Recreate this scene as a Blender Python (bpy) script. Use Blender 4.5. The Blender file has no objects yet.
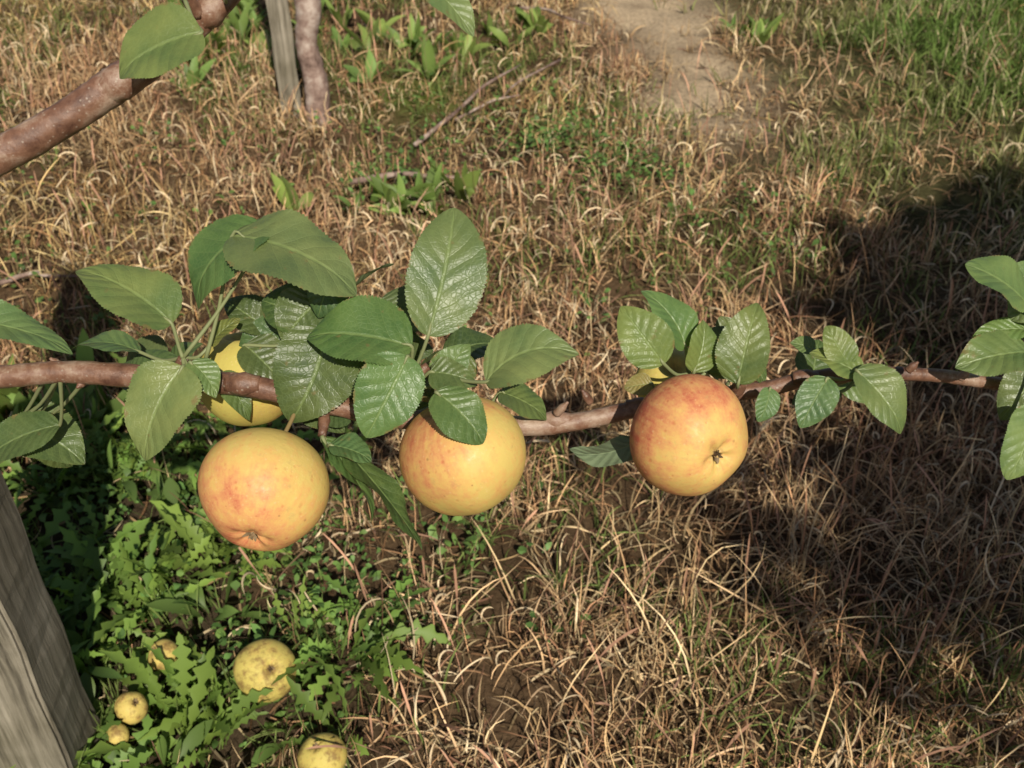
import bpy, math, numpy as np
from mathutils import Vector
rng=np.random.default_rng(11)
sc=bpy.context.scene
# ------------------------------------------------------------------ camera
H=1.05; PITCH=math.radians(36)
C=np.array([0,0,H]); Rv=np.array([1.,0,0])
Uv=np.array([0,math.sin(PITCH),math.cos(PITCH)]); Fv=np.array([0,math.cos(PITCH),-math.sin(PITCH)])
cam=bpy.data.cameras.new("camera"); co=bpy.data.objects.new("camera",cam); sc.collection.objects.link(co)
co.location=(0,0,H); co.rotation_euler=(math.pi/2-PITCH,0,0)
cam.sensor_width=36; cam.lens=36; cam.clip_start=0.02; cam.clip_end=500
cam.dof.use_dof=True; cam.dof.focus_distance=0.62; cam.dof.aperture_fstop=18
sc.camera=co
def P(x,y,d): return C+Rv*((x-512)/1024*d)+Uv*((384-y)/1024*d)+Fv*d
def G(x,y,h=0.0):
    r=Rv*((x-512)/1024)+Uv*((384-y)/1024)+Fv
    return C+r*((H-h)/-r[2])
def D(r,u,t): # direction: right, up, toward viewer
    v=Rv*r+Uv*u-Fv*t; return v/np.linalg.norm(v)
# ------------------------------------------------------------------ light
w=bpy.data.worlds.new("World"); sc.world=w; w.use_nodes=True
nt=w.node_tree; bg=nt.nodes["Background"]; sky=nt.nodes.new("ShaderNodeTexSky")
sky.sky_type='NISHITA'; sky.sun_disc=False; sky.sun_elevation=math.radians(40); sky.sun_rotation=math.radians(165)
nt.links.new(sky.outputs[0],bg.inputs[0]); bg.inputs[1].default_value=0.055
SUN=np.array([0.26*math.cos(math.radians(40)),-0.966*math.cos(math.radians(40)),math.sin(math.radians(40))])
sl=bpy.data.lights.new("sun",'SUN'); sl.energy=5.0; sl.angle=math.radians(0.53); sl.color=(1,0.94,0.80)
so=bpy.data.objects.new("sun",sl); sc.collection.objects.link(so)
so.rotation_euler=Vector(SUN).to_track_quat('Z','Y').to_euler(); so.location=(2,-4,6)
sc.view_settings.view_transform='Standard'; sc.view_settings.look='None'; sc.view_settings.exposure=0
# ------------------------------------------------------------------ noise
TAB=rng.random((8,256,256))
def vn(x,y,s=0,f=1.0):
    x=np.asarray(x,float)*f+100; y=np.asarray(y,float)*f+100
    xi=np.floor(x).astype(int); yi=np.floor(y).astype(int); fx=x-xi; fy=y-yi
    fx=fx*fx*(3-2*fx); fy=fy*fy*(3-2*fy); T=TAB[s]
    a=T[xi%256,yi%256]; b=T[(xi+1)%256,yi%256]; c=T[xi%256,(yi+1)%256]; d=T[(xi+1)%256,(yi+1)%256]
    return (a*(1-fx)+b*fx)*(1-fy)+(c*(1-fx)+d*fx)*fy
def sg(x): return 1/(1+np.exp(-np.clip(x,-40,40)))
def gh(x,y):
    near=np.exp(-((np.asarray(x)/6)**2+((np.asarray(y)-2)/7)**2))
    return near*(0.06*(vn(x,y,0,1.7)-.5)+0.035*(vn(x,y,1,7)-.5)+0.008*(vn(x,y,2,25)-.5))
def m_path(x,y):
    c=.57+.06*np.sin(y*1.3)+.14*(vn(x,y,3,3)-.5)+.05*(vn(x,y,4,11)-.5); hw=.14+.09*vn(x,y,4,5)
    return sg((hw-np.abs(x-c))/.045)*sg((y-2.4-.35*vn(x,y,5,5))/.1)
def m_green(x,y):
    return sg((x-.82-.45*(vn(x,y,5,3)-.5)-.25*np.clip(2.3-y,0,1))/.09)*sg((y-1.55)/.1)
def m_weed(x,y):
    return sg((-.29-x+.24*(vn(x,y,6,6)-.5))/.03)*sg((1.28-y+.15*(vn(x,y,7,5)-.5))/.05)
# ------------------------------------------------------------------ mesh helpers
def mkmesh(name,V,F,cols=None,uv=None,mats=(),smooth=True,fm=None):
    V=np.asarray(V,np.float32); me=bpy.data.meshes.new(name)
    F=np.asarray(F,np.int32); k=F.shape[1]
    me.vertices.add(len(V)); me.vertices.foreach_set("co",V.ravel())
    me.loops.add(F.size); me.loops.foreach_set("vertex_index",F.ravel())
    me.polygons.add(len(F)); me.polygons.foreach_set("loop_start",np.arange(0,F.size,k,dtype=np.int32))
    if fm is not None: me.polygons.foreach_set("material_index",np.asarray(fm,np.int32))
    me.update(calc_edges=True)
    if smooth: me.polygons.foreach_set("use_smooth",np.ones(len(F),bool))
    if cols is not None:
        a=me.color_attributes.new("Col",'FLOAT_COLOR','POINT')
        c=np.ones((len(V),4),np.float32); c[:,:cols.shape[1]]=cols; a.data.foreach_set("color",c.ravel())
    if uv is not None:
        l=me.uv_layers.new(name="UVMap"); l.data.foreach_set("uv",np.asarray(uv,np.float32)[F.ravel()].ravel())
    for m in mats: me.materials.append(m)
    o=bpy.data.objects.new(name,me); sc.collection.objects.link(o); return o
class Acc:
    def __init__(s): s.V=[];s.F=[];s.C=[];s.U=[];s.M=[];s.n=0
    def add(s,V,F,Cc,U=None,m=0):
        s.V.append(V); s.F.append(np.asarray(F)+s.n); s.C.append(Cc); s.n+=len(V)
        s.U.append(U if U is not None else np.zeros((len(V),2))); s.M.append(np.full(len(F),m))
    def make(s,name,mats,smooth=True):
        return mkmesh(name,np.concatenate(s.V),np.concatenate(s.F),np.concatenate(s.C),np.concatenate(s.U),mats,smooth,np.concatenate(s.M))
def grid_faces(nr,nc,wrap=False):
    i,j=np.meshgrid(np.arange(nr-1),np.arange(nc if wrap else nc-1),indexing='ij'); j2=(j+1)%nc
    return np.stack([i*nc+j,i*nc+j2,(i+1)*nc+j2,(i+1)*nc+j],-1).reshape(-1,4)
def ribbons(acc,base,phi,th0,kth,kph,L,W,S,prof,cols,tip=1.0,fold=0.0,tw=None,ground=True,root=1.0):
    N=len(base); t=np.linspace(0,1,S+1); th=th0[:,None]+kth[:,None]*t; ph=phi[:,None]+kph[:,None]*t
    st,ct,cp,sp=np.sin(th),np.cos(th),np.cos(ph),np.sin(ph)
    d=np.stack([st*cp,st*sp,ct],-1); mid=(d[:,1:]+d[:,:-1])/2*(L/S)[:,None,None]
    pos=np.concatenate([np.zeros((N,1,3)),np.cumsum(mid,1)],1)+base[:,None,:]
    if ground:
        g=gh(pos[...,0],pos[...,1])+.003; pos[...,2]=np.maximum(pos[...,2],g)
    if tw is None: tw=rng.uniform(-.9,.9,N)
    tw=tw[:,None]
    perp=np.stack([-sp,cp,0*cp],-1); nr=np.stack([-ct*cp,-ct*sp,st],-1)
    wv=np.cos(tw)[...,None]*perp+np.sin(tw)[...,None]*nr
    nn=-np.sin(tw)[...,None]*perp+np.cos(tw)[...,None]*nr
    hw=(W[:,None]*np.atleast_2d(prof)/2)[...,None]
    if fold:
        v=np.stack([pos-wv*hw+nn*hw*fold,pos,pos+wv*hw+nn*hw*fold],2); k=3
    else:
        v=np.stack([pos-wv*hw,pos+wv*hw],2); k=2
    V=v.reshape(-1,3); f1=grid_faces(S+1,k); F=(f1[None]+(np.arange(N)*(S+1)*k)[:,None,None]).reshape(-1,4)
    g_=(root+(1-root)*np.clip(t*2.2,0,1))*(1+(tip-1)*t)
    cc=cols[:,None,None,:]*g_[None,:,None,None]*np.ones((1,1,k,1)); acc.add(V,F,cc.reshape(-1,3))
def tube(acc,pts,rad,n=10,col=(1,1,1),m=0,sub=6,rough=0.0,cap=True):
    pts=np.array(pts,float); rad=np.array(rad,float)
    if sub>1 and len(pts)>2:
        e=np.vstack([2*pts[0]-pts[1],pts,2*pts[-1]-pts[-2]]); er=np.r_[rad[0],rad,rad[-1]]; o=[];r=[]
        for i in range(1,len(e)-2):
            for t in np.arange(sub)/sub:
                a,b,c,d=e[i-1],e[i],e[i+1],e[i+2]; s_=t*t*(3-2*t)
                o.append(.5*((2*b)+(-a+c)*t+(2*a-5*b+4*c-d)*t*t+(-a+3*b-3*c+d)*t**3)); r.append(er[i]*(1-s_)+er[i+1]*s_)
        o.append(pts[-1]); r.append(rad[-1]); pts=np.array(o); rad=np.array(r)
    elif sub>1:
        t=np.linspace(0,1,sub+1)[:,None]; pts=pts[0]*(1-t)+pts[1]*t; rad=rad[0]*(1-t[:,0])+rad[1]*t[:,0]
    if cap:
        pts=np.vstack([pts[:1],pts,pts[-1:]]); rad=np.r_[rad[0]*.02,rad,rad[-1]*.02]
    T=np.gradient(pts,axis=0)
    if cap: T[0]=T[1]; T[-1]=T[-2]
    T/=np.linalg.norm(T,axis=1)[:,None]+1e-9
    ref=np.array([0.13,.31,.94]);
    if abs(T[0]@ref)>.9: ref=np.array([1.,.1,0])
    V=[]; a=np.linspace(0,2*np.pi,n,endpoint=False); pr=ref
    for p,r,t in zip(pts,rad,T):
        x=pr-t*(pr@t); x/=np.linalg.norm(x); y=np.cross(t,x); pr=x
        rr=r*(1+rough*(rng.random(n)-.5)); V.append(p+np.outer(np.cos(a)*rr,x)+np.outer(np.sin(a)*rr,y))
    V=np.concatenate(V); acc.add(V,grid_faces(len(pts),n,True),np.tile(np.array(col,float),(len(V),1)),None,m)
# ------------------------------------------------------------------ materials
def newmat(n):
    m=bpy.data.materials.new(n); m.use_nodes=True; t=m.node_tree; t.nodes.clear()
    return m,t,lambda k,**a:_nd(t,k,a)
def _nd(t,k,a):
    x=t.nodes.new(k)
    for q,v in a.items(): setattr(x,q,v)
    return x
def ramp(nd,st):
    e=nd.color_ramp.elements
    while len(e)>1: e.remove(e[0])
    e[0].position=st[0][0]; e[0].color=(*st[0][1],1)
    for p,c in st[1:]:
        q=e.new(p); q.color=(*c,1)
def vegmat(name,trans=.3,rough=.6,spec=.2,tint=(1.1,1.05,.6),diffuse=False):
    m,t,N=newmat(name); L=t.links.new
    at=N('ShaderNodeAttribute',attribute_name='Col')
    if diffuse: b=N('ShaderNodeBsdfDiffuse'); L(at.outputs['Color'],b.inputs['Color'])
    else:
        b=N('ShaderNodeBsdfPrincipled'); b.inputs['Roughness'].default_value=rough; b.inputs['Specular IOR Level'].default_value=spec
        L(at.outputs['Color'],b.inputs['Base Color'])
    o=N('ShaderNodeOutputMaterial')
    if trans<=0: L(b.outputs[0],o.inputs[0]); return m
    tr=N('ShaderNodeBsdfTranslucent'); m2=N('ShaderNodeVectorMath',operation='MULTIPLY'); m2.inputs[1].default_value=tint
    L(at.outputs['Color'],m2.inputs[0]); L(m2.outputs[0],tr.inputs[0])
    mx=N('ShaderNodeMixShader'); mx.inputs[0].default_value=trans; L(b.outputs[0],mx.inputs[1]); L(tr.outputs[0],mx.inputs[2])
    L(mx.outputs[0],o.inputs[0]); return m
M_straw=vegmat("dry_straw",0,diffuse=True)
M_grass=vegmat("green_blades",.25,tint=(1.2,1.3,.5),diffuse=True)
M_weed=vegmat("weed_leaf",.3,.5,.3,(1.3,1.3,.4))
M_fol=vegmat("tree_foliage",0,diffuse=True)
def barkmat(name,c1,c2,c3,scale=1.0,rough=.45,spec=.5):
    m,t,N=newmat(name); L=t.links.new; tc=N('ShaderNodeTexCoord')
    n1=N('ShaderNodeTexNoise'); n1.inputs['Scale'].default_value=85*scale; n1.inputs['Detail'].default_value=8; n1.inputs['Roughness'].default_value=.75; L(tc.outputs['Object'],n1.inputs['Vector'])
    n2=N('ShaderNodeTexNoise'); n2.inputs['Scale'].default_value=24*scale; n2.inputs['Detail'].default_value=3; L(tc.outputs['Object'],n2.inputs['Vector'])
    vo=N('ShaderNodeTexVoronoi'); vo.inputs['Scale'].default_value=230*scale; L(tc.outputs['Object'],vo.inputs['Vector'])
    r=N('ShaderNodeValToRGB'); ramp(r,[(.38,c1),(.5,c2),(.62,c3)])
    ad=N('ShaderNodeMath',operation='MULTIPLY_ADD'); L(n1.outputs[0],ad.inputs[0]); ad.inputs[1].default_value=.5
    hf=N('ShaderNodeMath',operation='MULTIPLY'); L(n2.outputs[0],hf.inputs[0]); hf.inputs[1].default_value=.5; L(hf.outputs[0],ad.inputs[2]); L(ad.outputs[0],r.inputs[0])
    sp=N('ShaderNodeMapRange'); sp.inputs[1].default_value=.10; sp.inputs[2].default_value=.2; sp.inputs[3].default_value=.45; sp.inputs[4].default_value=0; L(vo.outputs['Distance'],sp.inputs[0])
    mx=N('ShaderNodeMixRGB'); L(sp.outputs[0],mx.inputs[0]); L(r.outputs[0],mx.inputs[1]); mx.inputs[2].default_value=(.42,.35,.28,1)
    b=N('ShaderNodeBsdfPrincipled'); b.inputs['Roughness'].default_value=rough; b.inputs['Specular IOR Level'].default_value=spec; L(mx.outputs[0],b.inputs['Base Color'])
    bu=N('ShaderNodeBump'); bu.inputs['Strength'].default_value=.8; bu.inputs['Distance'].default_value=.0025; L(ad.outputs[0],bu.inputs['Height']); L(bu.outputs[0],b.inputs['Normal'])
    o=N('ShaderNodeOutputMaterial'); L(b.outputs[0],o.inputs[0]); return m
M_bark=barkmat("branch_bark",(.080,.034,.022),(.20,.10,.062),(.38,.27,.20),rough=.38)
M_bark2=barkmat("trunk_bark",(.10,.06,.05),(.28,.19,.155),(.52,.42,.36),.6,.8,.2)
# apple-leaf material
M_leaf,t,N=newmat("apple_leaf"); L=t.links.new
uv=N('ShaderNodeUVMap',uv_map='UVMap'); sx=N('ShaderNodeSeparateXYZ'); L(uv.outputs[0],sx.inputs[0])
def mth(op,a,b=None,c=None):
    n=N('ShaderNodeMath',operation=op)
    for i,v in enumerate((a,b,c)):
        if v is None: continue
        if isinstance(v,(int,float)): n.inputs[i].default_value=v
        else: L(v,n.inputs[i])
    return n.outputs[0]
su=mth('MULTIPLY_ADD',sx.outputs[0],2.0,-1.0); au=mth('ABSOLUTE',su)
tc=N('ShaderNodeTexCoord'); nz=N('ShaderNodeTexNoise'); nz.inputs['Scale'].default_value=40; nz.inputs['Detail'].default_value=5; L(tc.outputs['Object'],nz.inputs['Vector'])
side=mth('MULTIPLY',mth('GREATER_THAN',su,0.0),.45)
ph=mth('ADD',mth('ADD',mth('SUBTRACT',mth('MULTIPLY',sx.outputs[1],7.0),mth('MULTIPLY',mth('POWER',au,.85),2.0)),side),mth('MULTIPLY',nz.outputs[0],.9))
fr=mth('ABSOLUTE',mth('SUBTRACT',mth('FRACT',ph),.5))
vein=N('ShaderNodeMapRange'); L(fr,vein.inputs[0]); vein.inputs[1].default_value=.445; vein.inputs[2].default_value=.5
midr=N('ShaderNodeMapRange'); L(au,midr.inputs[0]); midr.inputs[1].default_value=.065; midr.inputs[2].default_value=.02
vv=mth('MAXIMUM',mth('MULTIPLY',vein.outputs[0],mth('MULTIPLY_ADD',au,-.35,.58)),midr.outputs[0])
v3=N('ShaderNodeTexVoronoi'); v3.feature='DISTANCE_TO_EDGE'; v3.inputs['Scale'].default_value=330; L(tc.outputs['Object'],v3.inputs['Vector'])
ret=N('ShaderNodeMapRange'); L(v3.outputs['Distance'],ret.inputs[0]); ret.inputs[1].default_value=0; ret.inputs[2].default_value=.13; ret.inputs[3].default_value=1; ret.inputs[4].default_value=0
at=N('ShaderNodeAttribute',attribute_name='Col')
r1=N('ShaderNodeValToRGB'); ramp(r1,[(.3,(.72,.80,.8)),(.7,(1.35,1.2,1.15))]); L(nz.outputs[0],r1.inputs[0])
mu=N('ShaderNodeVectorMath',operation='MULTIPLY'); L(at.outputs['Color'],mu.inputs[0]); L(r1.outputs[0],mu.inputs[1])
vcol=mth('MAXIMUM',mth('MULTIPLY',vv,.42),mth('MULTIPLY',ret.outputs[0],.12))
mv=N('ShaderNodeMixRGB'); L(vcol,mv.inputs[0]); L(mu.outputs[0],mv.inputs[1]); mv.inputs[2].default_value=(.27,.35,.12,1)
n5=N('ShaderNodeTexNoise'); n5.inputs['Scale'].default_value=120; n5.inputs['Detail'].default_value=3; L(tc.outputs['Object'],n5.inputs['Vector'])
bm_=N('ShaderNodeMapRange'); L(mth('ADD',n5.outputs[0],mth('MULTIPLY',mth('POWER',au,8.0),.14)),bm_.inputs[0]); bm_.inputs[1].default_value=.68; bm_.inputs[2].default_value=.76; bm_.inputs[4].default_value=.7
mbb=N('ShaderNodeMixRGB'); L(bm_.outputs[0],mbb.inputs[0]); L(mv.outputs[0],mbb.inputs[1]); mbb.inputs[2].default_value=(.22,.15,.06,1)
ge=N('ShaderNodeNewGeometry'); mb=N('ShaderNodeMixRGB'); L(mth('MULTIPLY',ge.outputs['Backfacing'],.6),mb.inputs[0]); L(mbb.outputs[0],mb.inputs[1]); mb.inputs[2].default_value=(.24,.29,.19,1)
hgt=mth('SUBTRACT',mth('MULTIPLY',mth('COSINE',mth('MULTIPLY',ph,6.2832)),-.35),mth('MULTIPLY',vv,.8))
hh=mth('ADD',mth('SUBTRACT',hgt,mth('MULTIPLY',ret.outputs[0],.2)),mth('MULTIPLY',nz.outputs[0],2.4))
bu=N('ShaderNodeBump'); bu.inputs['Strength'].default_value=.5; bu.inputs['Distance'].default_value=.0009; L(hh,bu.inputs['Height'])
b=N('ShaderNodeBsdfPrincipled'); b.inputs['Roughness'].default_value=.40; b.inputs['Specular IOR Level'].default_value=.5
L(mb.outputs[0],b.inputs['Base Color']); L(bu.outputs[0],b.inputs['Normal'])
tr=N('ShaderNodeBsdfTranslucent'); m2=N('ShaderNodeVectorMath',operation='MULTIPLY'); m2.inputs[1].default_value=(1.5,1.7,.4); L(mv.outputs[0],m2.inputs[0]); L(m2.outputs[0],tr.inputs[0])
mx=N('ShaderNodeMixShader'); mx.inputs[0].default_value=.2; L(b.outputs[0],mx.inputs[1]); L(tr.outputs[0],mx.inputs[2])
o=N('ShaderNodeOutputMaterial'); L(mx.outputs[0],o.inputs[0])
# apple skin: Col.r = blush, Col.g = russet near the ends, Col.b = greenness
def applemat(name,rot=0.0):
    m,t,N=newmat(name); L=t.links.new; tc=N('ShaderNodeTexCoord'); at=N('ShaderNodeAttribute',attribute_name='Col'); sp=N('ShaderNodeSeparateColor'); L(at.outputs['Color'],sp.inputs[0])
    def mth(op,a,b=None,c=None):
        n=N('ShaderNodeMath',operation=op)
        for i,v in enumerate((a,b,c)):
            if v is None: continue
            if isinstance(v,(int,float)): n.inputs[i].default_value=v
            else: L(v,n.inputs[i])
        return n.outputs[0]
    def noise(s,dt=4,ro=.6):
        n=N('ShaderNodeTexNoise'); n.inputs['Scale'].default_value=s; n.inputs['Detail'].default_value=dt; n.inputs['Roughness'].default_value=ro; L(tc.outputs['Object'],n.inputs['Vector']); return n.outputs[0]
    def mapr(x,a,b,c,d):
        n=N('ShaderNodeMapRange'); L(x,n.inputs[0])
        for i,v in zip((1,2,3,4),(a,b,c,d)): n.inputs[i].default_value=v
        return n.outputs[0]
    def mix(f,a,c):
        n=N('ShaderNodeMixRGB'); L(f,n.inputs[0]); L(a,n.inputs[1]); n.inputs[2].default_value=(*c,1); return n.outputs[0]
    uv=N('ShaderNodeUVMap',uv_map='UVMap'); mp=N('ShaderNodeMapping'); mp.inputs['Scale'].default_value=(44,2.5,1); L(uv.outputs[0],mp.inputs[0])
    st=N('ShaderNodeTexNoise'); st.inputs['Scale'].default_value=1; st.inputs['Detail'].default_value=4; st.inputs['Roughness'].default_value=.6; L(mp.outputs[0],st.inputs['Vector'])
    n1=noise(30,5); n6=noise(120,6,.75)
    bl=mth('ADD',sp.outputs[0],mth('ADD',mth('MULTIPLY_ADD',st.outputs[0],.7,-.35),mth('ADD',mth('MULTIPLY_ADD',n1,1.0,-.5),mth('MULTIPLY_ADD',n6,1.2,-.6))))
    r=N('ShaderNodeValToRGB'); ramp(r,[(.0,(.62,.45,.135)),(.30,(.65,.39,.125)),(.58,(.62,.29,.115)),(.85,(.53,.18,.085)),(1.0,(.44,.11,.06))]); L(bl,r.inputs[0])
    c=mix(sp.outputs[2],r.outputs[0],(.42,.41,.08))
    def flecks(scale,lo,hi,amt):
        vo=N('ShaderNodeTexVoronoi'); vo.inputs['Scale'].default_value=scale; L(tc.outputs['Object'],vo.inputs['Vector'])
        cs=N('ShaderNodeSeparateColor'); L(vo.outputs['Color'],cs.inputs[0])
        return mapr(mth('DIVIDE',vo.outputs['Distance'],mth('MULTIPLY_ADD',mth('POWER',cs.outputs[0],2.0),hi,lo)),.3,1.4,amt,0)
    f1=flecks(250,.04,.26,.7); f2=flecks(430,.03,.26,.4); f3=flecks(100,.008,.09,.7)
    c=mix(mth('MULTIPLY',f1,mapr(bl,-.1,.7,.15,1)),c,(.46,.12,.05)); c=mix(f2,c,(.70,.50,.25)); c=mix(f3,c,(.25,.12,.05))
    n3=noise(75 if rot else 150,7,.7)
    c=mix(mapr(mth('ADD',n3,mth('MULTIPLY',sp.outputs[1],.42)),.47 if rot else .58,.62 if rot else .86,0,.85),c,(.22,.13,.045) if rot else (.38,.25,.10))
    b=N('ShaderNodeBsdfPrincipled'); b.inputs['Specular IOR Level'].default_value=.33
    L(c,b.inputs['Base Color']); n4=noise(300,3); L(mapr(n4,.3,.7,.42 if not rot else .6,.66 if not rot else .8),b.inputs['Roughness'])
    bu=N('ShaderNodeBump'); bu.inputs['Strength'].default_value=.4; bu.inputs['Distance'].default_value=.0008; L(mth('ADD',mth('MULTIPLY',n4,.6),mth('ADD',mth('MULTIPLY',n1,2.4),mth('MULTIPLY',f1,-.4))),bu.inputs['Height']); L(bu.outputs[0],b.inputs['Normal'])
    o=N('ShaderNodeOutputMaterial'); L(b.outputs[0],o.inputs[0]); return m
M_apple=applemat("apple_skin"); M_rot=applemat("windfall_skin",1.0)
M_dry=vegmat("sepal",0,.8,.1)
# ------------------------------------------------------------------ ground
n=420; s=np.linspace(-1,1,n); gx=np.sinh(s*5.2)/np.sinh(5.2)*60; gy=2.0+np.sinh(s*5.2)/np.sinh(5.2)*60
X,Y=np.meshgrid(gx,gy,indexing='xy'); Z=gh(X,Y)+.004*(vn(X,Y,3,60)-.5)*(np.hypot(X,Y-2)<4)
pa=m_path(X,Y); gn=m_green(X,Y); we=m_weed(X,Y)
c_s=np.array([.11,.070,.040]); c_p=np.array([.47,.355,.235]); c_g=np.array([.085,.08,.035]); c_w=np.array([.065,.048,.03])
cc=np.ones(X.shape+(3,))*c_s*(.6+.8*vn(X,Y,2,5))[...,None]
far=sg((np.hypot(X,Y-2)-5)/.6)[...,None]; 
for mk,cl in ((gn,c_g),(we,c_w),(pa*.95,c_p)): cc=cc*(1-mk[...,None])+cl*(.8+.4*vn(X,Y,1,9))[...,None]*mk[...,None]
cc=cc*(1-far)+np.array([.17,.15,.07])*far*(.7+.6*vn(X,Y,4,.8))[...,None]
mos=np.exp(-(((X+.27)/.16)**2+((Y-2.85)/.16)**2))[...,None]; cc=cc*(1-mos)+np.array([.12,.15,.03])*mos
M_gr,t,N=newmat("soil"); L=t.links.new
at=N('ShaderNodeAttribute',attribute_name='Col'); tc=N('ShaderNodeTexCoord'); n1=N('ShaderNodeTexNoise'); n1.inputs['Scale'].default_value=90; n1.inputs['Detail'].default_value=8; n1.inputs['Roughness'].default_value=.75
L(tc.outputs['Object'],n1.inputs['Vector']); mr=N('ShaderNodeMapRange'); mr.inputs[1].default_value=.3; mr.inputs[2].default_value=.7; mr.inputs[3].default_value=.5; mr.inputs[4].default_value=1.5; L(n1.outputs[0],mr.inputs[0])
mu=N('ShaderNodeVectorMath',operation='SCALE'); L(at.outputs['Color'],mu.inputs[0]); L(mr.outputs[0],mu.inputs['Scale'])
b=N('ShaderNodeBsdfDiffuse'); L(mu.outputs[0],b.inputs['Color'])
bu=N('ShaderNodeBump'); bu.inputs['Strength'].default_value=.8; bu.inputs['Distance'].default_value=.007; L(n1.outputs[0],bu.inputs['Height']); L(bu.outputs[0],b.inputs['Normal'])
o=N('ShaderNodeOutputMaterial'); L(b.outputs[0],o.inputs[0])
mkmesh("ground",np.stack([X,Y,Z],-1).reshape(-1,3),grid_faces(n,n),cc.reshape(-1,3),None,[M_gr])
# ------------------------------------------------------------------ dry grass
def scatter(n,x0,x1,y0,y1,pf,marg=.6):
    x=rng.uniform(x0,x1,n); y=rng.uniform(y0,y1,n); k=(rng.random(n)<pf(x,y))&(np.abs(x)<.60*y+marg); return x[k],y[k]
def falloff(y): return np.clip(1.7/(y+.4),.26,1)
straw_pal=np.array([[.54,.38,.20],[.43,.285,.145],[.66,.51,.31],[.30,.165,.085],[.46,.26,.14],[.25,.13,.085],[.58,.44,.25]])
A=Acc()
def gap(x,y): return np.clip(3.0*vn(x,y,6,8)-.5,0.10,1)*np.clip(2.2*vn(x,y,7,2.2)-.1,.35,1)
def pstraw(x,y): return falloff(y)*(1-.94*m_path(x,y))*(1-.80*m_green(x,y))*(1-.92*m_weed(x,y))*gap(x,y)*(1-.35*np.exp(-((x-.12)/.12)**2-((y-1.05)/.08)**2))
tx,ty=scatter(28000,-2.6,2.8,.25,6,pstraw)
K=13; nT=len(tx); tid=np.repeat(np.arange(nT),K); Nb=nT*K
bx=tx[tid]+rng.normal(0,.020,Nb); by=ty[tid]+rng.normal(0,.020,Nb)
hs=(.35+1.0*vn(bx,by,7,3))*rng.uniform(.6,1.4,nT)[tid]
pal=straw_pal[rng.integers(0,7,nT)][tid]*.5+straw_pal[rng.integers(0,7,Nb)]*.5
pal*= (.5+1.0*rng.random(Nb)**1.3)[:,None]
red=vn(bx,by,2,2)[:,None]; pal=pal*(1-red*.35+red*.35*np.array([1.0,.74,.62]))
ol=np.clip(vn(bx,by,5,2.3)*2-1.0,0,1)[:,None]; pal=pal*(1-ol*.5+ol*.5*np.array([.78,.98,.55]))
L_=rng.gamma(4,.018,Nb)*hs; L_=np.clip(L_,.015,.17)
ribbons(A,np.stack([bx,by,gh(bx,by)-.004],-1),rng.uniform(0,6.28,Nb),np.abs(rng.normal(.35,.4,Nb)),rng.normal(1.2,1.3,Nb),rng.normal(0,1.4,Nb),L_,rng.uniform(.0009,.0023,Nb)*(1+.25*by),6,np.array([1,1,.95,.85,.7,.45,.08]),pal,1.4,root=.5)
tx,ty=scatter(30000,-2.4,2.6,.25,4.5,lambda x,y:pstraw(x,y)*np.clip(1.9*vn(x,y,5,4)-.2,0,1)); Nb=len(tx)
pal=np.array([.80,.62,.40])*(.45+.65*rng.random(Nb))[:,None]
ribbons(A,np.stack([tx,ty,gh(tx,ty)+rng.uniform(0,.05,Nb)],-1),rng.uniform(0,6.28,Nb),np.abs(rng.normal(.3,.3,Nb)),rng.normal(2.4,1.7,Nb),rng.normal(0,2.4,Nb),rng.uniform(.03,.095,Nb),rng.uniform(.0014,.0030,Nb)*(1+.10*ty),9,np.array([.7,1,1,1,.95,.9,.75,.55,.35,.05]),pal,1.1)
tx,ty=scatter(20000,-2.4,2.6,.3,5.5,lambda x,y:pstraw(x,y)*.9); Nb=len(tx)
pal=np.array([.36,.20,.13])*(.5+.9*rng.random(Nb))[:,None]
ribbons(A,np.stack([tx,ty,gh(tx,ty)],-1),rng.uniform(0,6.28,Nb),np.abs(rng.normal(.1,.2,Nb)),rng.normal(.4,.5,Nb),rng.normal(0,.5,Nb),rng.uniform(.05,.15,Nb),rng.uniform(.0022,.0045,Nb),8,np.array([.3,.28,.25,.22,.3,.9,.7,.8,.1]),pal,1.3)
tx,ty=scatter(65000,-2.4,2.6,.25,5,lambda x,y:falloff(y)*(1-.85*m_path(x,y))*(1-.5*m_weed(x,y))); Nb=len(tx)
pal=straw_pal[rng.integers(0,7,Nb)]*(.22+.65*rng.random(Nb))[:,None]
ribbons(A,np.stack([tx,ty,gh(tx,ty)+rng.uniform(.002,.016,Nb)],-1),rng.uniform(0,6.28,Nb),rng.normal(1.5,.15,Nb),rng.normal(0,.5,Nb),rng.normal(0,1.2,Nb),rng.uniform(.012,.06,Nb),rng.uniform(.0012,.0036,Nb),4,np.array([.6,1,1,.8,.1]),pal)
A.make("dry_grass",[M_straw])
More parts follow.
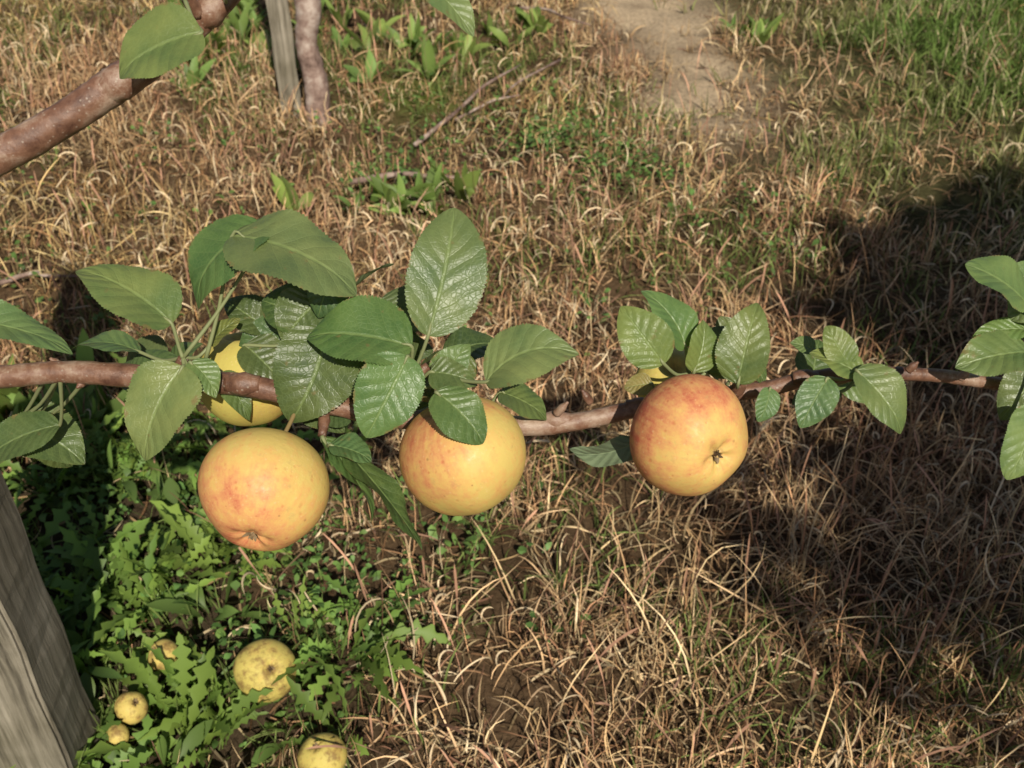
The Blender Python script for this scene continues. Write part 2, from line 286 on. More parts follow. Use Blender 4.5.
# ------------------------------------------------------------------ green grass
A=Acc()
tx,ty=scatter(24000,.3,3.6,1.4,6.0,lambda x,y:np.clip(2.2/(y),.3,1)*m_green(x,y)*(1-.95*m_path(x,y))*np.clip(2.4*vn(x,y,4,5)-.35,.1,1)); 
K=5; nT=len(tx); tid=np.repeat(np.arange(nT),K); Nb=nT*K
bx=tx[tid]+rng.normal(0,.015,Nb); by=ty[tid]+rng.normal(0,.015,Nb)
lush=sg((vn(bx,by,3,2.2)-.50)/.08)*sg((by-2.3)/.2)
g1=np.array([.115,.19,.045]); g2=np.array([.28,.265,.11]); g3=np.array([.50,.41,.25])
q=rng.random(Nb)[:,None]; pal=np.where(q<.34,g3,g2)*(1-lush[:,None])+np.where(q<.16,g3,g1)*lush[:,None]
pal=pal*(.5+.9*rng.random(Nb))[:,None]
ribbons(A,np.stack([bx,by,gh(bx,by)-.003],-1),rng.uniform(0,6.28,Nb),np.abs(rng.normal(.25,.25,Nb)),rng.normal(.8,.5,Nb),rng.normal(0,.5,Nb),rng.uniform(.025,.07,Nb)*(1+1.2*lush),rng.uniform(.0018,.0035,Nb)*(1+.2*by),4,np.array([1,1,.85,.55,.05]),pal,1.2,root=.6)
def pg(x,y): return np.clip(vn(x,y,4,2.6)*3.0-1.5+.25*(x<-.1)*(y>1.9),0,1)*(1-m_path(x,y))+.7*m_weed(x,y)+.5*np.exp(-((x+.3)/.25)**2-((y-.78)/.12)**2)
tx,ty=scatter(17000,-2.2,1.3,.25,5,pg); K=4; tid=np.repeat(np.arange(len(tx)),K); Nb=len(tid)
bx=tx[tid]+rng.normal(0,.012,Nb); by=ty[tid]+rng.normal(0,.012,Nb)
ribbons(A,np.stack([bx,by,gh(bx,by)],-1),rng.uniform(0,6.28,Nb),np.abs(rng.normal(.3,.3,Nb)),rng.normal(.9,.6,Nb),rng.normal(0,.5,Nb),rng.uniform(.03,.09,Nb),rng.uniform(.0014,.0027,Nb)*(1+.15*by),5,np.array([1,1,.9,.75,.5,.05]),np.array([.18,.23,.07])*(.5+.8*rng.random(Nb))[:,None],1.1,root=.6)
A.make("green_grass",[M_grass])
# ------------------------------------------------------------------ weeds
def rosettes(A,cx,cy,kmin,kmax,Lr,Wr,prof,S,col,th=(.7,1.25),fold=.25,zoff=0,rad=.008,kb=.8,smin=.5):
    k=rng.integers(kmin,kmax+1,len(cx)); tid=np.repeat(np.arange(len(cx)),k); N_=len(tid)
    ph=rng.uniform(0,6.28,N_); base=np.stack([cx[tid]+rad*np.cos(ph),cy[tid]+rad*np.sin(ph),gh(cx[tid],cy[tid])+rng.uniform(0,zoff+1e-4,N_)],-1)
    sc_=rng.uniform(smin,1.25,len(cx))[tid]; pf=prof(N_) if callable(prof) else prof
    hue=rng.random((len(cx),1))[tid]; c_=np.array(col)*(1-hue*.5)+np.array(col)*np.array([1.5,1.05,.9])*hue*.5
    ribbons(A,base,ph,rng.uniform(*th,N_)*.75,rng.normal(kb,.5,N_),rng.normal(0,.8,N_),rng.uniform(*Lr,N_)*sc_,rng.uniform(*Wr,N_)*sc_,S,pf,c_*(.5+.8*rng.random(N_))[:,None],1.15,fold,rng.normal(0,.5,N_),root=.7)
def lobed(N_):
    S1=43; t=np.linspace(0,1,S1)[None]; f=rng.uniform(5.0,8,(N_,1)); p=rng.uniform(0,1,(N_,1)); x=(t**rng.uniform(.75,1.1,(N_,1))*f+p)%1
    lob=.22+.78*np.clip(np.where(x<.62,x/.62,(1-x)/.38),0,1)**1.2
    lob=np.where(t>.88,np.maximum(lob,.6),lob)
    env=np.clip(.15+1.3*t,0,1)*np.clip((1-t)*3.5,0.02,1)**.8
    return env*lob*(1+.08*rng.normal(0,1,(N_,S1)))
fallen=[(266,670,.036,(.3,.2,.6)),(322,757,.028,(-.2,.7,.5)),(131,707,.019,(.5,.5,.5)),(163,655,.019,(-.5,.5,.5)),(117,737,.015,(-.5,.1,.5)),(46,628,.018,(.5,.1,.5))]
fp=[G(x,y,R*1.0+.012) for x,y,R,_ in fallen]
def clearf(x,y):
    m=np.ones_like(x)
    for p,(a,b,R,_) in zip(fp,fallen): m*=((x-p[0])**2+(y-p[1]+.012)**2>(R+.022)**2)
    return m
A=Acc()
cx,cy=scatter(1050,-1.4,-.05,.2,1.45,lambda x,y:clearf(x,y)*m_weed(x,y)*np.clip(vn(x,y,3,8)*2.4-.45,0,1)); 
rosettes(A,cx,cy,6,11,(.05,.125),(.014,.030),lobed,42,(.155,.265,.055),(.3,1.2),zoff=.03,rad=.01,kb=1.1)
pov=np.sin(np.pi*np.linspace(0,1,9)**.8)**.8; pov[0]=.1; pov[-1]=.02
pobl=np.array([.12,.15,.3,.6,.85,1,.9,.6,.05])
cx,cy=scatter(330,-1.4,-.05,.2,1.45,lambda x,y:clearf(x,y)*m_weed(x,y)*np.clip(vn(x,y,5,7)*2-.4,0,1)); 
rosettes(A,cx,cy,3,7,(.03,.085),(.010,.022),pobl,8,(.14,.24,.06),(.2,1.2),zoff=.04,rad=.015)
A.make("weeds",[M_weed])
A=Acc()
def patch(n_,px,py,sx,sy):
    g=G(px,py); return rng.normal(g[0],sx,n_),rng.normal(g[1],sy,n_)
for (px,py,sx,sy,k) in [(400,212,.07,.03,10),(395,60,.10,.10,10),(250,30,.15,.15,12),(225,65,.1,.1,9),(520,30,.05,.1,4),(770,45,.06,.08,5),(90,420,.15,.06,8),(30,440,.1,.08,6)]:
    cx,cy=patch(k,px,py,sx,sy); rosettes(A,cx,cy,5,8,(.06,.12),(.02,.038),pov,8,(.19,.30,.08),(.2,.9),zoff=.01,smin=.7,kb=.6)
A.make("dock_plants",[M_weed])
A=Acc(); pcl=np.sin(np.pi*np.linspace(0,1,5)**1.3); pcl[0]=.1
for (px,py,sx,sy,k) in [(590,165,.12,.12,140),(550,150,.08,.1,80),(640,190,.06,.08,60),(440,185,.1,.1,40),(460,110,.15,.12,60),(170,560,.2,.15,60),(300,620,.08,.12,60),(100,470,.15,.1,40),(760,230,.1,.1,40),(330,150,.3,.2,60),(120,200,.3,.3,40),(600,330,.15,.1,25),(400,590,.1,.08,35),(20,300,.2,.2,50)]:
    cx,cy=patch(k,px,py,sx,sy); rosettes(A,cx,cy,4,7,(.010,.020),(.006,.012),pcl,4,(.12,.23,.06),(.8,1.5),.1,zoff=.06,rad=.012)
A.make("clover_plants",[M_weed])
A=Acc()
for (a,b,r) in [((415,145),(520,65),.006),((350,182),(480,178),.007),((0,283),(80,276),.005),((455,120),(520,95),.004),((520,8),(590,25),.006),((560,60),(500,100),.004)]:
    p=G(*a,.03);q=G(*b,.04); m1=p*.66+q*.34+np.array([.012,.02,.008]); m2_=p*.33+q*.67+np.array([-.012,-.01,.012]); tube(A,[p,m1,m2_,q],[r,r*.9,r*.75,r*.4],7,rough=.3,sub=4)
A.make("fallen_twigs",[M_bark2])
# ------------------------------------------------------------------ apples
def apple(name,c,axis,R,blush_dir,blush=.45,green=0.0,mat=M_apple,stalk_to=None,spin=0,squash=.92,lump=0.0,seed=0,bk=.5):
    r2=np.random.default_rng(seed+5); nv,nu=90,120
    v=np.linspace(0,1,nv); th=v*np.pi
    a=np.linspace(0,2*np.pi,nu,endpoint=False)
    TH,Aa=np.meshgrid(th,a,indexing='ij')
    z=-np.cos(TH); rr=np.sin(TH)
    rad=R*rr*(1+.07*-z*.6); rad*=1+.024*np.cos(5*Aa+spin)*np.clip(z+.3,0,1)+.018*np.cos(2*Aa+1+seed)+.012*np.sin(3*Aa+seed)
    zz=R*squash*z*(1+.04*np.cos(Aa+seed)*rr)
    zz+=R*.34*np.exp(-(rr/.22)**2)*(z<0)
    zz-=R*.19*np.exp(-(rr/.27)**2)*(z>0)*(1+.2*np.cos(5*Aa+spin)*np.clip(rr/.2,0,1))
    Vl=np.stack([rad*np.cos(Aa),rad*np.sin(Aa),zz],-1).reshape(-1,3)
    if lump:
        s1=30; Vl*= (1+lump*(.5*vn(Vl[:,0]+seed*.37,Vl[:,1]+3,1,s1)+.5*vn(Vl[:,1]+seed*.21,Vl[:,2]+7,2,s1)-.5))[:,None]
    ax=np.array(axis)/np.linalg.norm(axis); q=Vector(ax).to_track_quat('Z','Y'); Mx=np.array(q.to_matrix())
    nw=(Vl/np.linalg.norm(Vl,axis=1)[:,None])@Mx.T
    bd=np.array(blush_dir)/np.linalg.norm(blush_dir)
    bl=blush+bk*(nw@bd)
    ru=.9*np.exp(-(rr/.15)**2)*(z>0)+.8*np.exp(-(rr/.3)**2)*(z<0)
    cols=np.stack([np.clip(bl,-.2,1.2),ru.ravel(),np.full(len(Vl),green)],-1)
    uvs=np.stack([Aa/(2*np.pi),TH/np.pi],-1).reshape(-1,2)
    acc=Acc(); acc.add(Vl,grid_faces(nv,nu,True),cols,uvs,0)
    cz=R*squash-R*.19; k=8; phs=np.arange(k)/k*6.283+r2.random(k)*.5
    ribbons(acc,np.stack([.0018*np.cos(phs),.0018*np.sin(phs),np.full(k,cz-.0008)],-1),phs,r2.random(k)*.7-.4,np.full(k,1.2),r2.normal(0,.5,k),r2.uniform(.004,.0062,k),np.full(k,.0030),5,np.array([1,1,.9,.6,.4,.05]),np.array([.20,.14,.08])*r2.uniform(.5,1.3,(k,1)),ground=False,tw=r2.normal(0,.3,k))
    acc.M[-1][:]=1
    tube(acc,[[0,0,cz-.002],[0,0,cz+.0004]],[.0024,.0016],8,(.06,.035,.02),1,2)
    s0=np.array([0,0,-R*squash+R*.36])
    if stalk_to is not None: e=(np.array(stalk_to)-c)@Mx
    else: e=s0+np.array([.002,0,-.012])
    m_=(s0+e)/2+np.array([.002,0,-.004]); tube(acc,[s0,m_,e],[.0013,.0013,.0019],8,(.20,.14,.06),1,4)
    ob=acc.make(name,[mat,M_dry]); ob.location=c; ob.rotation_mode='QUATERNION'; ob.rotation_quaternion=q; return ob
apple("apple",P(264,489,.585),D(-.09,-.83,.55),.0365,D(-.65,-.75,.1),.34,0,stalk_to=P(300,398,.60),seed=1,squash=.95,bk=.40)
apple("apple",P(464,456,.580),D(.35,-.85,-.25),.0362,D(-.8,.3,.1),.27,0.06,stalk_to=P(420,398,.605),seed=2,spin=1,squash=.93,bk=.38)
apple("apple",P(690,436,.575),D(.42,-.36,.84),.0342,D(-.45,.35,-.8),.70,0,stalk_to=P(680,385,.625),seed=3,spin=2,squash=.90,bk=.50)
apple("apple",P(250,378,.665),D(.1,-.9,-.3),.034,D(.9,-.2,.2),.0,.5,stalk_to=P(262,350,.63),seed=4,bk=.2)
apple("apple",P(672,384,.655),D(.1,-.5,-.8),.0235,D(.9,-.2,.2),.05,.35,stalk_to=P(700,390,.63),seed=5,bk=.2)
for i,(p,(x,y,R,ax)) in enumerate(zip(fp,fallen)):
    apple("windfall_apple",p,D(*ax),R,D(.2,.2,.2),-.05,.40 if i<2 else .2,M_rot,seed=20+i,lump=.20,squash=.86,bk=.1)
# ------------------------------------------------------------------ branch
LA=Acc(); BA=Acc()
def leaf(acc,base,tip,wd,nrm,arch=.08,fold=.28,wav=.02,tone=1.0,node=None,col=(.110,.175,.058),bacc=None,pr=.0011,sweep=None):
    Lh=np.linalg.norm(tip-base); Yv=(tip-base)/Lh; Zv=nrm-Yv*(nrm@Yv); Zv/=np.linalg.norm(Zv); Xv=np.cross(Yv,Zv)
    nv,nu=97,11; v=np.linspace(0,1,nv); u=np.linspace(-1,1,nu)
    if sweep is None: sweep=rng.normal(0,.045)
    e1=rng.uniform(.46,.60); e2=rng.uniform(.64,.86); pr_=v**e1*(1-v)**e2; pr_/=pr_.max()
    k3=np.arange(nv)%3; saw=np.where(k3==0,.975,np.where(k3==1,.998,1.020))*(1+.008*rng.normal(0,1,nv)); Uu,Vv=np.meshgrid(u,v)
    hw=(wd/2*pr_)[:,None]*np.where(np.abs(Uu)>.99,saw[:,None],1.0)*(1+rng.normal(0,.06)*Uu)
    x=Uu*hw; p1=rng.uniform(0,6.28); p2=rng.uniform(0,6.28); f1=rng.uniform(6,11)
    z=arch*Lh*4*Vv*(1-Vv)+fold*np.abs(x)*(1-.45*np.abs(Uu))+wav*Lh*(np.sin(Vv*f1+p1)*np.clip(Uu,0,1)**2+np.sin(Vv*(f1+1)+p2)*np.clip(-Uu,0,1)**2)*np.minimum(1,pr_*1.5)[:,None]
    z+=.012*Lh*np.cos(Vv*44-np.abs(Uu)*8)*np.abs(Uu)*pr_[:,None]*.3
    z+=rng.normal(0,.14)*Lh*(Vv-.5)*Uu*pr_[:,None]*.6
    z-=rng.uniform(0,.10)*Lh*np.clip(Vv-.7,0,1)**2*8
    yl=Vv*Lh - .10*np.abs(x)
    xs=x+sweep*Lh*4*Vv*(1-Vv)
    V=base+xs[...,None]*Xv+yl[...,None]*Yv+z[...,None]*Zv
    c=np.array(col)*tone*rng.uniform(.85,1.15)*np.array([rng.uniform(.88,1.25),1,rng.uniform(.85,1.15)])
    acc.add(V.reshape(-1,3),grid_faces(nv,nu),np.tile(c,(nv*nu,1)),np.stack([Uu*.5+.5,Vv],-1).reshape(-1,2),0)
    if node is not None:
        m_=(node+base)/2+np.array([0,0,-.004]); tube(bacc,[node,m_,base,base+Yv*Lh*.1+Zv*(arch*Lh*.36-.0004)],[.0014,pr,pr,.0006],7,(1,1,1),1,4)
def LF(b,t,w,n,node=None,d=.6,dt=None,**k):
    dt=d if dt is None else dt; nd=None if node is None else P(node[0],node[1],node[2] if len(node)>2 else .605)
    w=w*1.05
    if n[1]>.55: w=w*1.3
    k.setdefault('wav',.035)
    leaf(LA,P(b[0],b[1],d),P(t[0],t[1],dt),w/1024*d,D(*n),node=nd,bacc=BA,**k)
pts=[(-560,368,.66),(-300,372,.63),(-60,378,.615),(0,377,.61),(60,372,.61),(120,375,.61),(190,381,.61),(250,386,.612),(320,402,.614),(400,418,.618),(470,424,.62),(530,426,.62),(580,421,.62),(640,408,.62),(700,398,.622),(770,388,.625),(805,379,.625),(860,374,.625),(930,375,.63),(985,382,.635),(1060,392,.64),(1150,396,.65)]
rad=[14,10,7.3,7.0,6.7,7.1,6.6,6.9,6.4,6.4,5.9,6.2,5.5,5.5,5.0,4.9,4.7,4.9,4.1,4.1,3.7,3.0]
tube(BA,[P(*p) for p in pts],np.array(rad)*.001,18,sub=9,rough=.10)
for (x,y,d,r) in [(243,384,.609,.0074),(556,420,.619,.0062),(640,407,.619,.0062),(805,378,.622,.0056)]:
    p=P(x,y,d); e=np.array([r*1.4,0,0]); tube(BA,[p-e,p,p+e],[r*.7,r,r*.7],12,sub=5,rough=.08)
for (x,y,dx,dy) in [(556,414,12,-12),(590,402,-8,-12),(60,366,-10,-8),(908,370,10,-8),(500,418,10,8),(960,378,10,-8),(85,380,-8,8)]:
    a_=P(x,y,.614); b_=P(x+dx,y+dy,.608); tube(BA,[a_,(a_+b_)/2,b_],[.0027,.0026,.0008],8,sub=4)
def spur(a,b,r0=.0045,r1=.003):
    a=P(*a);b=P(*b); tube(BA,[a,(a+b)/2+np.array([.002,0,.001]),b],[r0,(r0+r1)/2*1.1,r1],10,sub=5,rough=.15)
spur((172,378,.61),(183,358,.60)); spur((395,416,.618),(408,378,.60)); spur((408,378,.60),(428,366,.597),.0032,.0025); spur((330,404,.614),(318,335,.62),.0045,.003)
spur((672,404,.62),(690,374,.61)); spur((735,392,.622),(738,380,.612)); spur((845,375,.622),(862,370,.612)); spur((1020,385,.63),(1035,340,.615)); spur((205,382,.61),(205,362,.606)); spur((320,404,.614),(322,436,.60),.004,.0025);spur((430,420,.618),(440,392,.60),.004,.0025)
n1=(183,358,.60); n2=(408,376,.60); n3=(318,335,.62); n4=(690,374,.61); n5=(862,370,.612); n6=(1035,340,.615)
LF((172,324),(76,268),58,(.15,.75,.65),n1,arch=.07,d=.59,tone=1.05)
LF((-45,318),(72,348),40,(0,.75,.6),(-60,370),d=.6,arch=.06,tone=1.05)
LF((268,228),(194,306),84,(-.55,.3,.8),n1,d=.585,arch=.16,fold=.12,tone=1.0,sweep=.06)
LF((232,236),(358,290),76,(.1,.7,.7),(205,362,.606),d=.58,arch=.12,tone=1.0,fold=.2)
LF((412,347),(306,334),64,(-.05,.6,.8),n2,d=.58,arch=.10,tone=1.0)
LF((428,336),(455,206),76,(.12,.0,1),n2,d=.585,dt=.600,arch=.05,fold=.18,tone=1.1,wav=.02,sweep=.02)
LF((486,382),(579,353),58,(-.05,.65,.75),(432,366,.597),d=.575,arch=.10,tone=1.15)
LF((408,356),(366,438),64,(.3,.25,.9),n2,d=.57,arch=.08,tone=1.0)
LF((436,392),(484,443),52,(.2,.45,.85),(440,392,.60),d=.545,arch=.08,tone=.9)
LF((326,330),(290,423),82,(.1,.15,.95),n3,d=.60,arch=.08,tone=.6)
LF((183,366),(143,461),74,(-.15,.3,.95),n1,d=.585,arch=.07,tone=1.1)
LF((140,352),(66,350),30,(0,.85,.4),n1,d=.62,arch=.12,tone=.9)
LF((430,372),(478,384),36,(.1,.5,.85),n2,d=.59,arch=.1)
LF((438,386),(470,344),36,(.3,.4,.8),n2,d=.60)
LF((190,362),(216,398),32,(.3,.5,.8),n1,d=.59,tone=1.1)
LF((345,297),(393,262),26,(.1,.98,.1),n3,d=.60,arch=.05,tone=1.3)
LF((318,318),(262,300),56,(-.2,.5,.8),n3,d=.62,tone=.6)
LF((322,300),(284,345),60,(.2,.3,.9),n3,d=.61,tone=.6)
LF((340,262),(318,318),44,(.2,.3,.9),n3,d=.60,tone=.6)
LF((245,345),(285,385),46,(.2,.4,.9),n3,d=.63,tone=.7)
LF((222,372),(250,420),26,(.3,.3,.9),(205,362,.606),d=.62,tone=.8)
LF((322,438),(376,520),36,(.9,.3,.35),(322,436,.60),d=.60,dt=.60,arch=.05,tone=.8,fold=.5)
LF((345,450),(424,549),44,(.85,.35,.35),(322,436,.60),d=.605,arch=.06,tone=.75,fold=.5)
LF((330,445),(372,460),30,(0,.8,.5),(322,436,.60),d=.59,tone=.9)
LF((210,345),(240,318),22,(-.3,.5,.8),n1,d=.61,tone=1.5,col=(.13,.14,.04))
LF((60,425),(-10,455),50,(0,.5,.8),(60,375),d=.64,tone=.7)  # tone darkens this leaf and the next, painting in shade under the branch
LF((20,420),(85,462),48,(0,.7,.7),(60,375),d=.66,tone=.8)
LF((500,392),(548,418),36,(.1,.8,.6),(470,420,.618),d=.61,tone=.8)
LF((465,352),(440,395),40,(.2,.3,.9),n2,d=.605,tone=.9)
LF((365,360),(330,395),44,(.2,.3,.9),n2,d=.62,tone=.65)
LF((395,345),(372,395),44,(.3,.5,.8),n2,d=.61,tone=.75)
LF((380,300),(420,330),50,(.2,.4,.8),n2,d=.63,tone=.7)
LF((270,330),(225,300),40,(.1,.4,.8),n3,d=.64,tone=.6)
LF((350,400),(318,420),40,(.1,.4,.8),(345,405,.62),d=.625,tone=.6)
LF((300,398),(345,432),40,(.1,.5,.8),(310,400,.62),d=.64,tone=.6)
# right cluster
LF((664,364),(621,306),50,(-.35,.45,.8),n4,d=.59,arch=.1,tone=1.1)
LF((686,348),(642,290),46,(.25,.55,.75),n4,d=.60,arch=.1,tone=1.1)
LF((738,384),(758,302),50,(-.1,.15,1),(738,380,.612),d=.60,arch=.08,tone=1.0)
LF((694,372),(704,320),38,(.5,.3,.8),n4,d=.60,tone=1.0)
LF((706,372),(740,328),40,(.3,.6,.5),n4,d=.62,tone=.6)
LF((652,384),(624,388),24,(0,.4,.9),(664,404,.62),d=.61,tone=1.3,col=(.16,.16,.06))
LF((640,440),(570,453),38,(.1,-.8,-.6),(640,410,.62),d=.60,tone=1.0)
LF((828,378),(800,428),38,(.1,.4,.9),n5,d=.60,tone=.95)
LF((840,392),(792,402),30,(0,.7,.6),n5,d=.61,tone=.7)
LF((856,370),(904,433),50,(.15,.4,.9),n5,d=.59,arch=.1,tone=1.15)
LF((864,376),(810,352),28,(0,.7,.7),n5,d=.60,tone=1.2)
LF((850,366),(826,326),32,(-.2,.5,.8),n5,d=.60,tone=1.1)
LF((770,388),(758,422),24,(.3,.5,.8),(765,390,.62),d=.60,tone=1.1)
LF((815,350),(790,343),18,(0,.6,.8),n5,d=.62,tone=1.1)
LF((740,352),(765,384),30,(.3,.3,.9),(738,380,.612),d=.625,tone=.7)
LF((1032,310),(965,264),52,(.1,.7,.7),n6,d=.60,tone=1.15)
LF((1032,352),(955,368),44,(0,.65,.75),n6,d=.60,tone=1.1)
LF((1030,330),(972,338),26,(0,.5,.8),n6,d=.61,tone=1.3)
LF((1034,405),(1007,480),48,(.1,.3,.9),n6,d=.60,tone=1.2)
LF((1050,290),(1010,320),50,(.1,.4,.9),n6,d=.61,tone=1.0)
LF((1036,262),(1024,340),60,(.1,.3,.9),n6,d=.62,tone=1.1)
LF((1050,360),(1000,420),50,(.1,.4,.9),n6,d=.62,tone=.8)
LF((1060,300),(1100,230),55,(.1,.4,.9),n6,d=.61,tone=1.0)
LF((1070,350),(1130,380),55,(.1,.4,.9),n6,d=.61,tone=1.0)
LF((-90,380),(-60,450),60,(.1,.4,.9),(-80,375),d=.61); LF((-100,360),(-150,290),60,(.1,.4,.9),(-90,375),d=.61)
def filler(n_,x0,x1,y0,y1,node,d0=.625,d1=.69):
    for _ in range(n_):
        x=rng.uniform(x0,x1);y=rng.uniform(y0,y1);a=rng.uniform(0,6.28);l=rng.uniform(45,80); d=rng.uniform(d0,d1)
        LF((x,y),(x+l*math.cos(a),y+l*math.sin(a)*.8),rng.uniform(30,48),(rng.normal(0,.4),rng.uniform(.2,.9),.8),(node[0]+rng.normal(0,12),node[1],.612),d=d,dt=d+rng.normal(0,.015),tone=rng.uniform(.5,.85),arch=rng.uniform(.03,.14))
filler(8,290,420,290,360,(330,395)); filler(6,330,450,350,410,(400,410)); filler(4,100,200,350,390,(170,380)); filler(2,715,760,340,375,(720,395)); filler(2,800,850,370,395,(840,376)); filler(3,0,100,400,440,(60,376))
br=bpy.data.objects.new("apple_branch",None); sc.collection.objects.link(br)
M_pet=vegmat("petiole",.05,.5,.4); 
def finish(BA,LA,par):
    o1=BA.make("wood_and_stalks",[M_bark,M_pet]); o2=LA.make("leaves",[M_leaf]); o1.parent=par; o2.parent=par
    ca=o1.data.color_attributes["Col"]; cc=np.ones((len(o1.data.vertices),4),np.float32); cc[:,:3]=(.22,.24,.11); ca.data.foreach_set("color",cc.ravel())
finish(BA,LA,br)
# ------------------------------------------------------------------ upper-left branch
LA=Acc(); BA=Acc()
pts=[(-700,420,.68),(-300,270,.64),(-80,190,.62),(0,155,.62),(60,122,.62),(115,85,.62),(165,52,.625),(215,5,.63),(262,-45,.64),(330,-130,.66),(400,-190,.68)]
tube(BA,[P(*p) for p in pts],np.array([17,14,11.5,11,10.3,10.8,9.2,8.8,8.2,7,5])*.001,20,sub=10,rough=.08)
for (x,y,d,r) in [(118,83,.618,.0112),(208,12,.625,.0098)]:
    p=P(x,y,d); e=D(.83,.55,0)*r*1.3; tube(BA,[p-e,p,p+e],[r*.7,r,r*.7],12,sub=5,rough=.1)
a_=P(198,14,.62); b_=P(180,-12,.60); tube(BA,[a_,(a_+b_)/2,b_],[.005,.004,.003],8,sub=4)
LF((202,32),(116,74),86,(-.1,.4,.9),(184,-2,.60),d=.57,arch=.05,tone=1.1)
LF((425,-20),(474,36),36,(.2,.4,.9),None,d=.60,tone=1.3)
LF((225,-10),(270,-70),60,(.1,.5,.9),(225,0,.62),d=.6); LF((175,-15),(140,-80),60,(.1,.5,.9),(184,-2,.60),d=.6)
LF((400,-35),(340,-80),60,(.1,.5,.9),(380,-60,.66),d=.62)
tube(BA,[P(360,-160,.67),P(400,-80,.64),P(428,-22,.60)],[.004,.003,.0013],8,sub=5)
b2=bpy.data.objects.new("apple_branch",None); sc.collection.objects.link(b2)
finish(BA,LA,b2)
BA=Acc(); e1=P(-560,368,.66); e2=P(-700,420,.68)
tube(BA,[[e1[0]-.03,e1[1],-.05],[e1[0]-.02,e1[1],.3],[(e1[0]+e2[0])/2,e1[1],.66],[e2[0]-.02,e2[1],.95],[e2[0]-.05,e2[1]+.03,1.7]],[.05,.04,.036,.03,.018],16,sub=10,rough=.1)
BA.make("tree_trunk",[M_bark2])
# ------------------------------------------------------------------ stake + sapling at the back
M_wood,t,N=newmat("weathered_wood"); L=t.links.new
tc=N('ShaderNodeTexCoord'); mp=N('ShaderNodeMapping'); mp.inputs['Scale'].default_value=(110,110,3.5); L(tc.outputs['Object'],mp.inputs[0])
n1=N('ShaderNodeTexNoise'); n1.inputs['Scale'].default_value=1; n1.inputs['Detail'].default_value=8; n1.inputs['Roughness'].default_value=.72; L(mp.outputs[0],n1.inputs['Vector'])
n2=N('ShaderNodeTexNoise'); n2.inputs['Scale'].default_value=11; n2.inputs['Detail'].default_value=5; L(tc.outputs['Object'],n2.inputs['Vector'])
r=N('ShaderNodeValToRGB'); ramp(r,[(.33,(.08,.07,.055)),(.5,(.24,.215,.17)),(.68,(.40,.36,.30))]); L(n1.outputs[0],r.inputs[0])
r2=N('ShaderNodeValToRGB'); ramp(r2,[(.3,(.6,.58,.52)),(.7,(1.15,1.12,1.1))]); L(n2.outputs[0],r2.inputs[0])
mu=N('ShaderNodeVectorMath',operation='MULTIPLY'); L(r.outputs[0],mu.inputs[0]); L(r2.outputs[0],mu.inputs[1])
b=N('ShaderNodeBsdfPrincipled'); b.inputs['Roughness'].default_value=.9; b.inputs['Specular IOR Level'].default_value=.15; L(mu.outputs[0],b.inputs['Base Color'])
bu=N('ShaderNodeBump'); bu.inputs['Strength'].default_value=.9; bu.inputs['Distance'].default_value=.003; L(n1.outputs[0],bu.inputs['Height']); L(bu.outputs[0],b.inputs['Normal'])
o=N('ShaderNodeOutputMaterial'); L(b.outputs[0],o.inputs[0])
def post(name,x,y,wx,wy,h,rz=0,lean=(0,0)):
    import bmesh
    bm=bmesh.new(); bmesh.ops.create_cube(bm,size=1)
    for v in bm.verts: v.co=Vector((v.co.x*wx,v.co.y*wy,(v.co.z+.5)*(h+.1)-.1))
    bmesh.ops.bevel(bm,geom=bm.edges[:],offset=.004,segments=2,affect='EDGES')
    bmesh.ops.subdivide_edges(bm,edges=[e for e in bm.edges if e.calc_length()>h*.7],cuts=30)
    for v in bm.verts:
        k=v.co.z; v.co.x+=.0018*math.sin(k*37+v.co.y*40)+lean[0]*k; v.co.y+=.0015*math.sin(k*29+2)+lean[1]*k
    me=bpy.data.meshes.new(name); bm.to_mesh(me); bm.free(); me.materials.append(M_wood)
    ob=bpy.data.objects.new(name,me); ob.location=(x,y,0); ob.rotation_euler=(0,0,rz); sc.collection.objects.link(ob)
post("wooden_post",-.548,.70,.12,.10,.95,math.radians(8))
g=G(292,112); post("wooden_stake",g[0],g[1],.055,.05,1.3,math.radians(10),(.0,0))
BA=Acc(); g=G(318,118)
tube(BA,[g+np.array([0,0,-.03]),g+np.array([.005,0,.1]),g+np.array([-.008,.0,.2]),g+np.array([.008,0,.3]),g+np.array([-.02,0,.42]),g+np.array([-.06,0,.62]),g+np.array([-.05,0,1.1]),g+np.array([-.1,.05,1.8])],[.036,.031,.028,.033,.027,.027,.024,.012],14,sub=8,rough=.16)
st=BA.make("trunk",[M_bark2]); LC=Acc(); k=400
tops=g+np.array([-.08,.03,1.4]); bp=tops+rng.normal(0,1,(k,3))*np.array([.35,.3,.3]); bp[:,2]=np.maximum(bp[:,2],1.0)
ribbons(LC,bp,rng.uniform(0,6.28,k),rng.uniform(.6,1.8,k),rng.normal(.5,.3,k),rng.normal(0,.3,k),rng.uniform(.06,.1,k),rng.uniform(.035,.05,k),8,pov,np.array([.07,.14,.04])*(.6+.7*rng.random(k))[:,None],1.1,.25,ground=False)
sf=LC.make("foliage",[M_fol]); tr_=bpy.data.objects.new("young_apple_tree",None); sc.collection.objects.link(tr_); st.parent=tr_; sf.parent=tr_
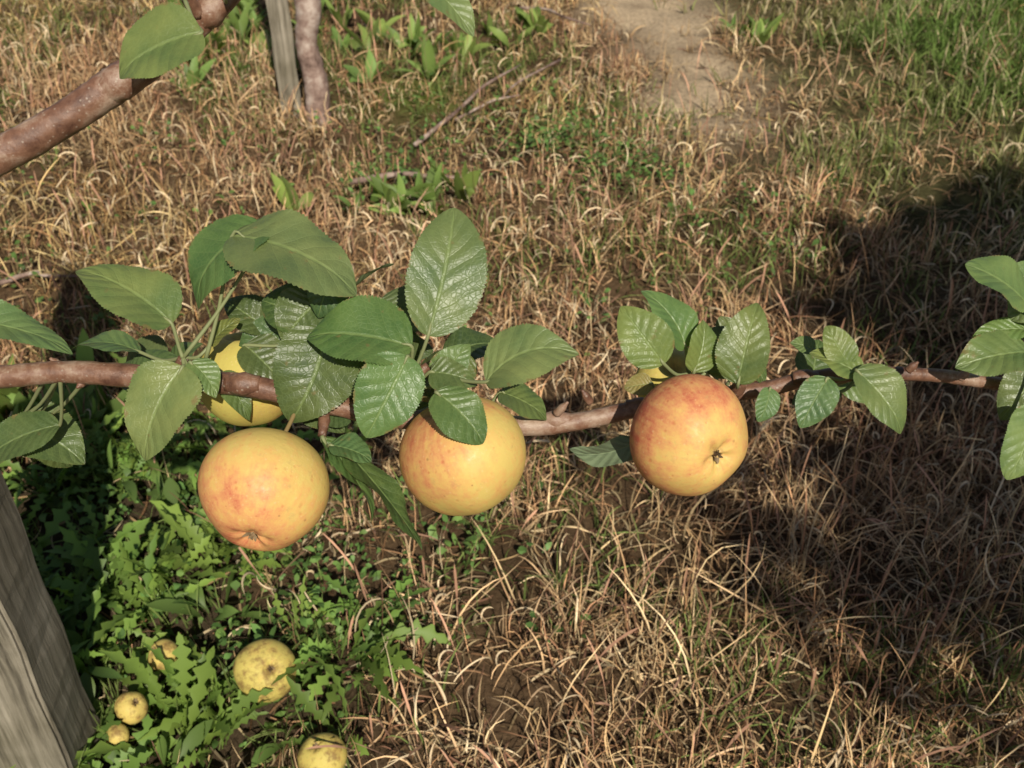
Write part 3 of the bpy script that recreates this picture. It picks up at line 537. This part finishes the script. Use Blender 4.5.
# ------------------------------------------------------------------ unseen tree added behind the viewpoint, shaped to cast the big shadow
BA=Acc(); LC=Acc()
tube(BA,[[2.1,-1.85,-.05],[2.08,-1.8,.9],[2.03,-1.82,1.7],[2.1,-1.8,2.6],[2.1,-1.75,3.2]],[.09,.07,.055,.035,.012],14,sub=6,rough=.1)
def crown(c,rx,ry,rz,k,lmp=.35):
    c=np.array(c); dr=rng.normal(0,1,(k,3)); dr/=np.linalg.norm(dr,axis=1)[:,None]; rr=rng.random(k)**.45
    lump=1-lmp/2+lmp*(vn(dr[:,0]*2+5,dr[:,1]*2+dr[:,2]*3,1,1.3)-.5)*2; bp=c+dr*(rr*lump)[:,None]*np.array([rx,ry,rz])
    ribbons(LC,bp,rng.uniform(0,6.28,k),rng.uniform(.6,1.8,k),rng.normal(.5,.3,k),rng.normal(0,.3,k),rng.uniform(.07,.11,k),rng.uniform(.04,.06,k),6,pov[[0,1,2,4,6,7,8]],np.array([.07,.14,.04])*(.6+.7*rng.random(k))[:,None],1.1,.25,ground=False)
def limb(q_,z0):
    s_=np.array([2.07,-1.81,z0]); q_=np.array(q_); tube(BA,[s_,(s_+q_)/2+np.array([0,0,.05]),q_],[.025,.017,.006],8,sub=4,rough=.1)
crown((2.17,-1.77,2.84),.74,.50,.56,6000,.2)
for i in range(9):
    a=i*.7; limb((2.14+math.cos(a)*.55,-1.75+math.sin(a)*.4,2.8+.1*math.sin(i*2.1)),1.6+i*.12)
crown((1.35,-1.45,2.2),.42,.30,.26,480); crown((1.85,-1.7,2.15),.5,.35,.34,800)  # extra leaf lobes added to throw broken shade on the nearer ground
limb((1.1,-1.4,2.2),1.7); limb((1.5,-1.55,2.25),1.8); limb((1.4,-1.35,2.1),1.75)
a_=BA.make("trunk",[M_bark2]); b_=LC.make("foliage",[M_fol]); tr_=bpy.data.objects.new("added_shadow_tree",None); sc.collection.objects.link(tr_); a_.parent=tr_; b_.parent=tr_
print("verts",sum(len(o.data.vertices) for o in sc.objects if o.type=='MESH'))
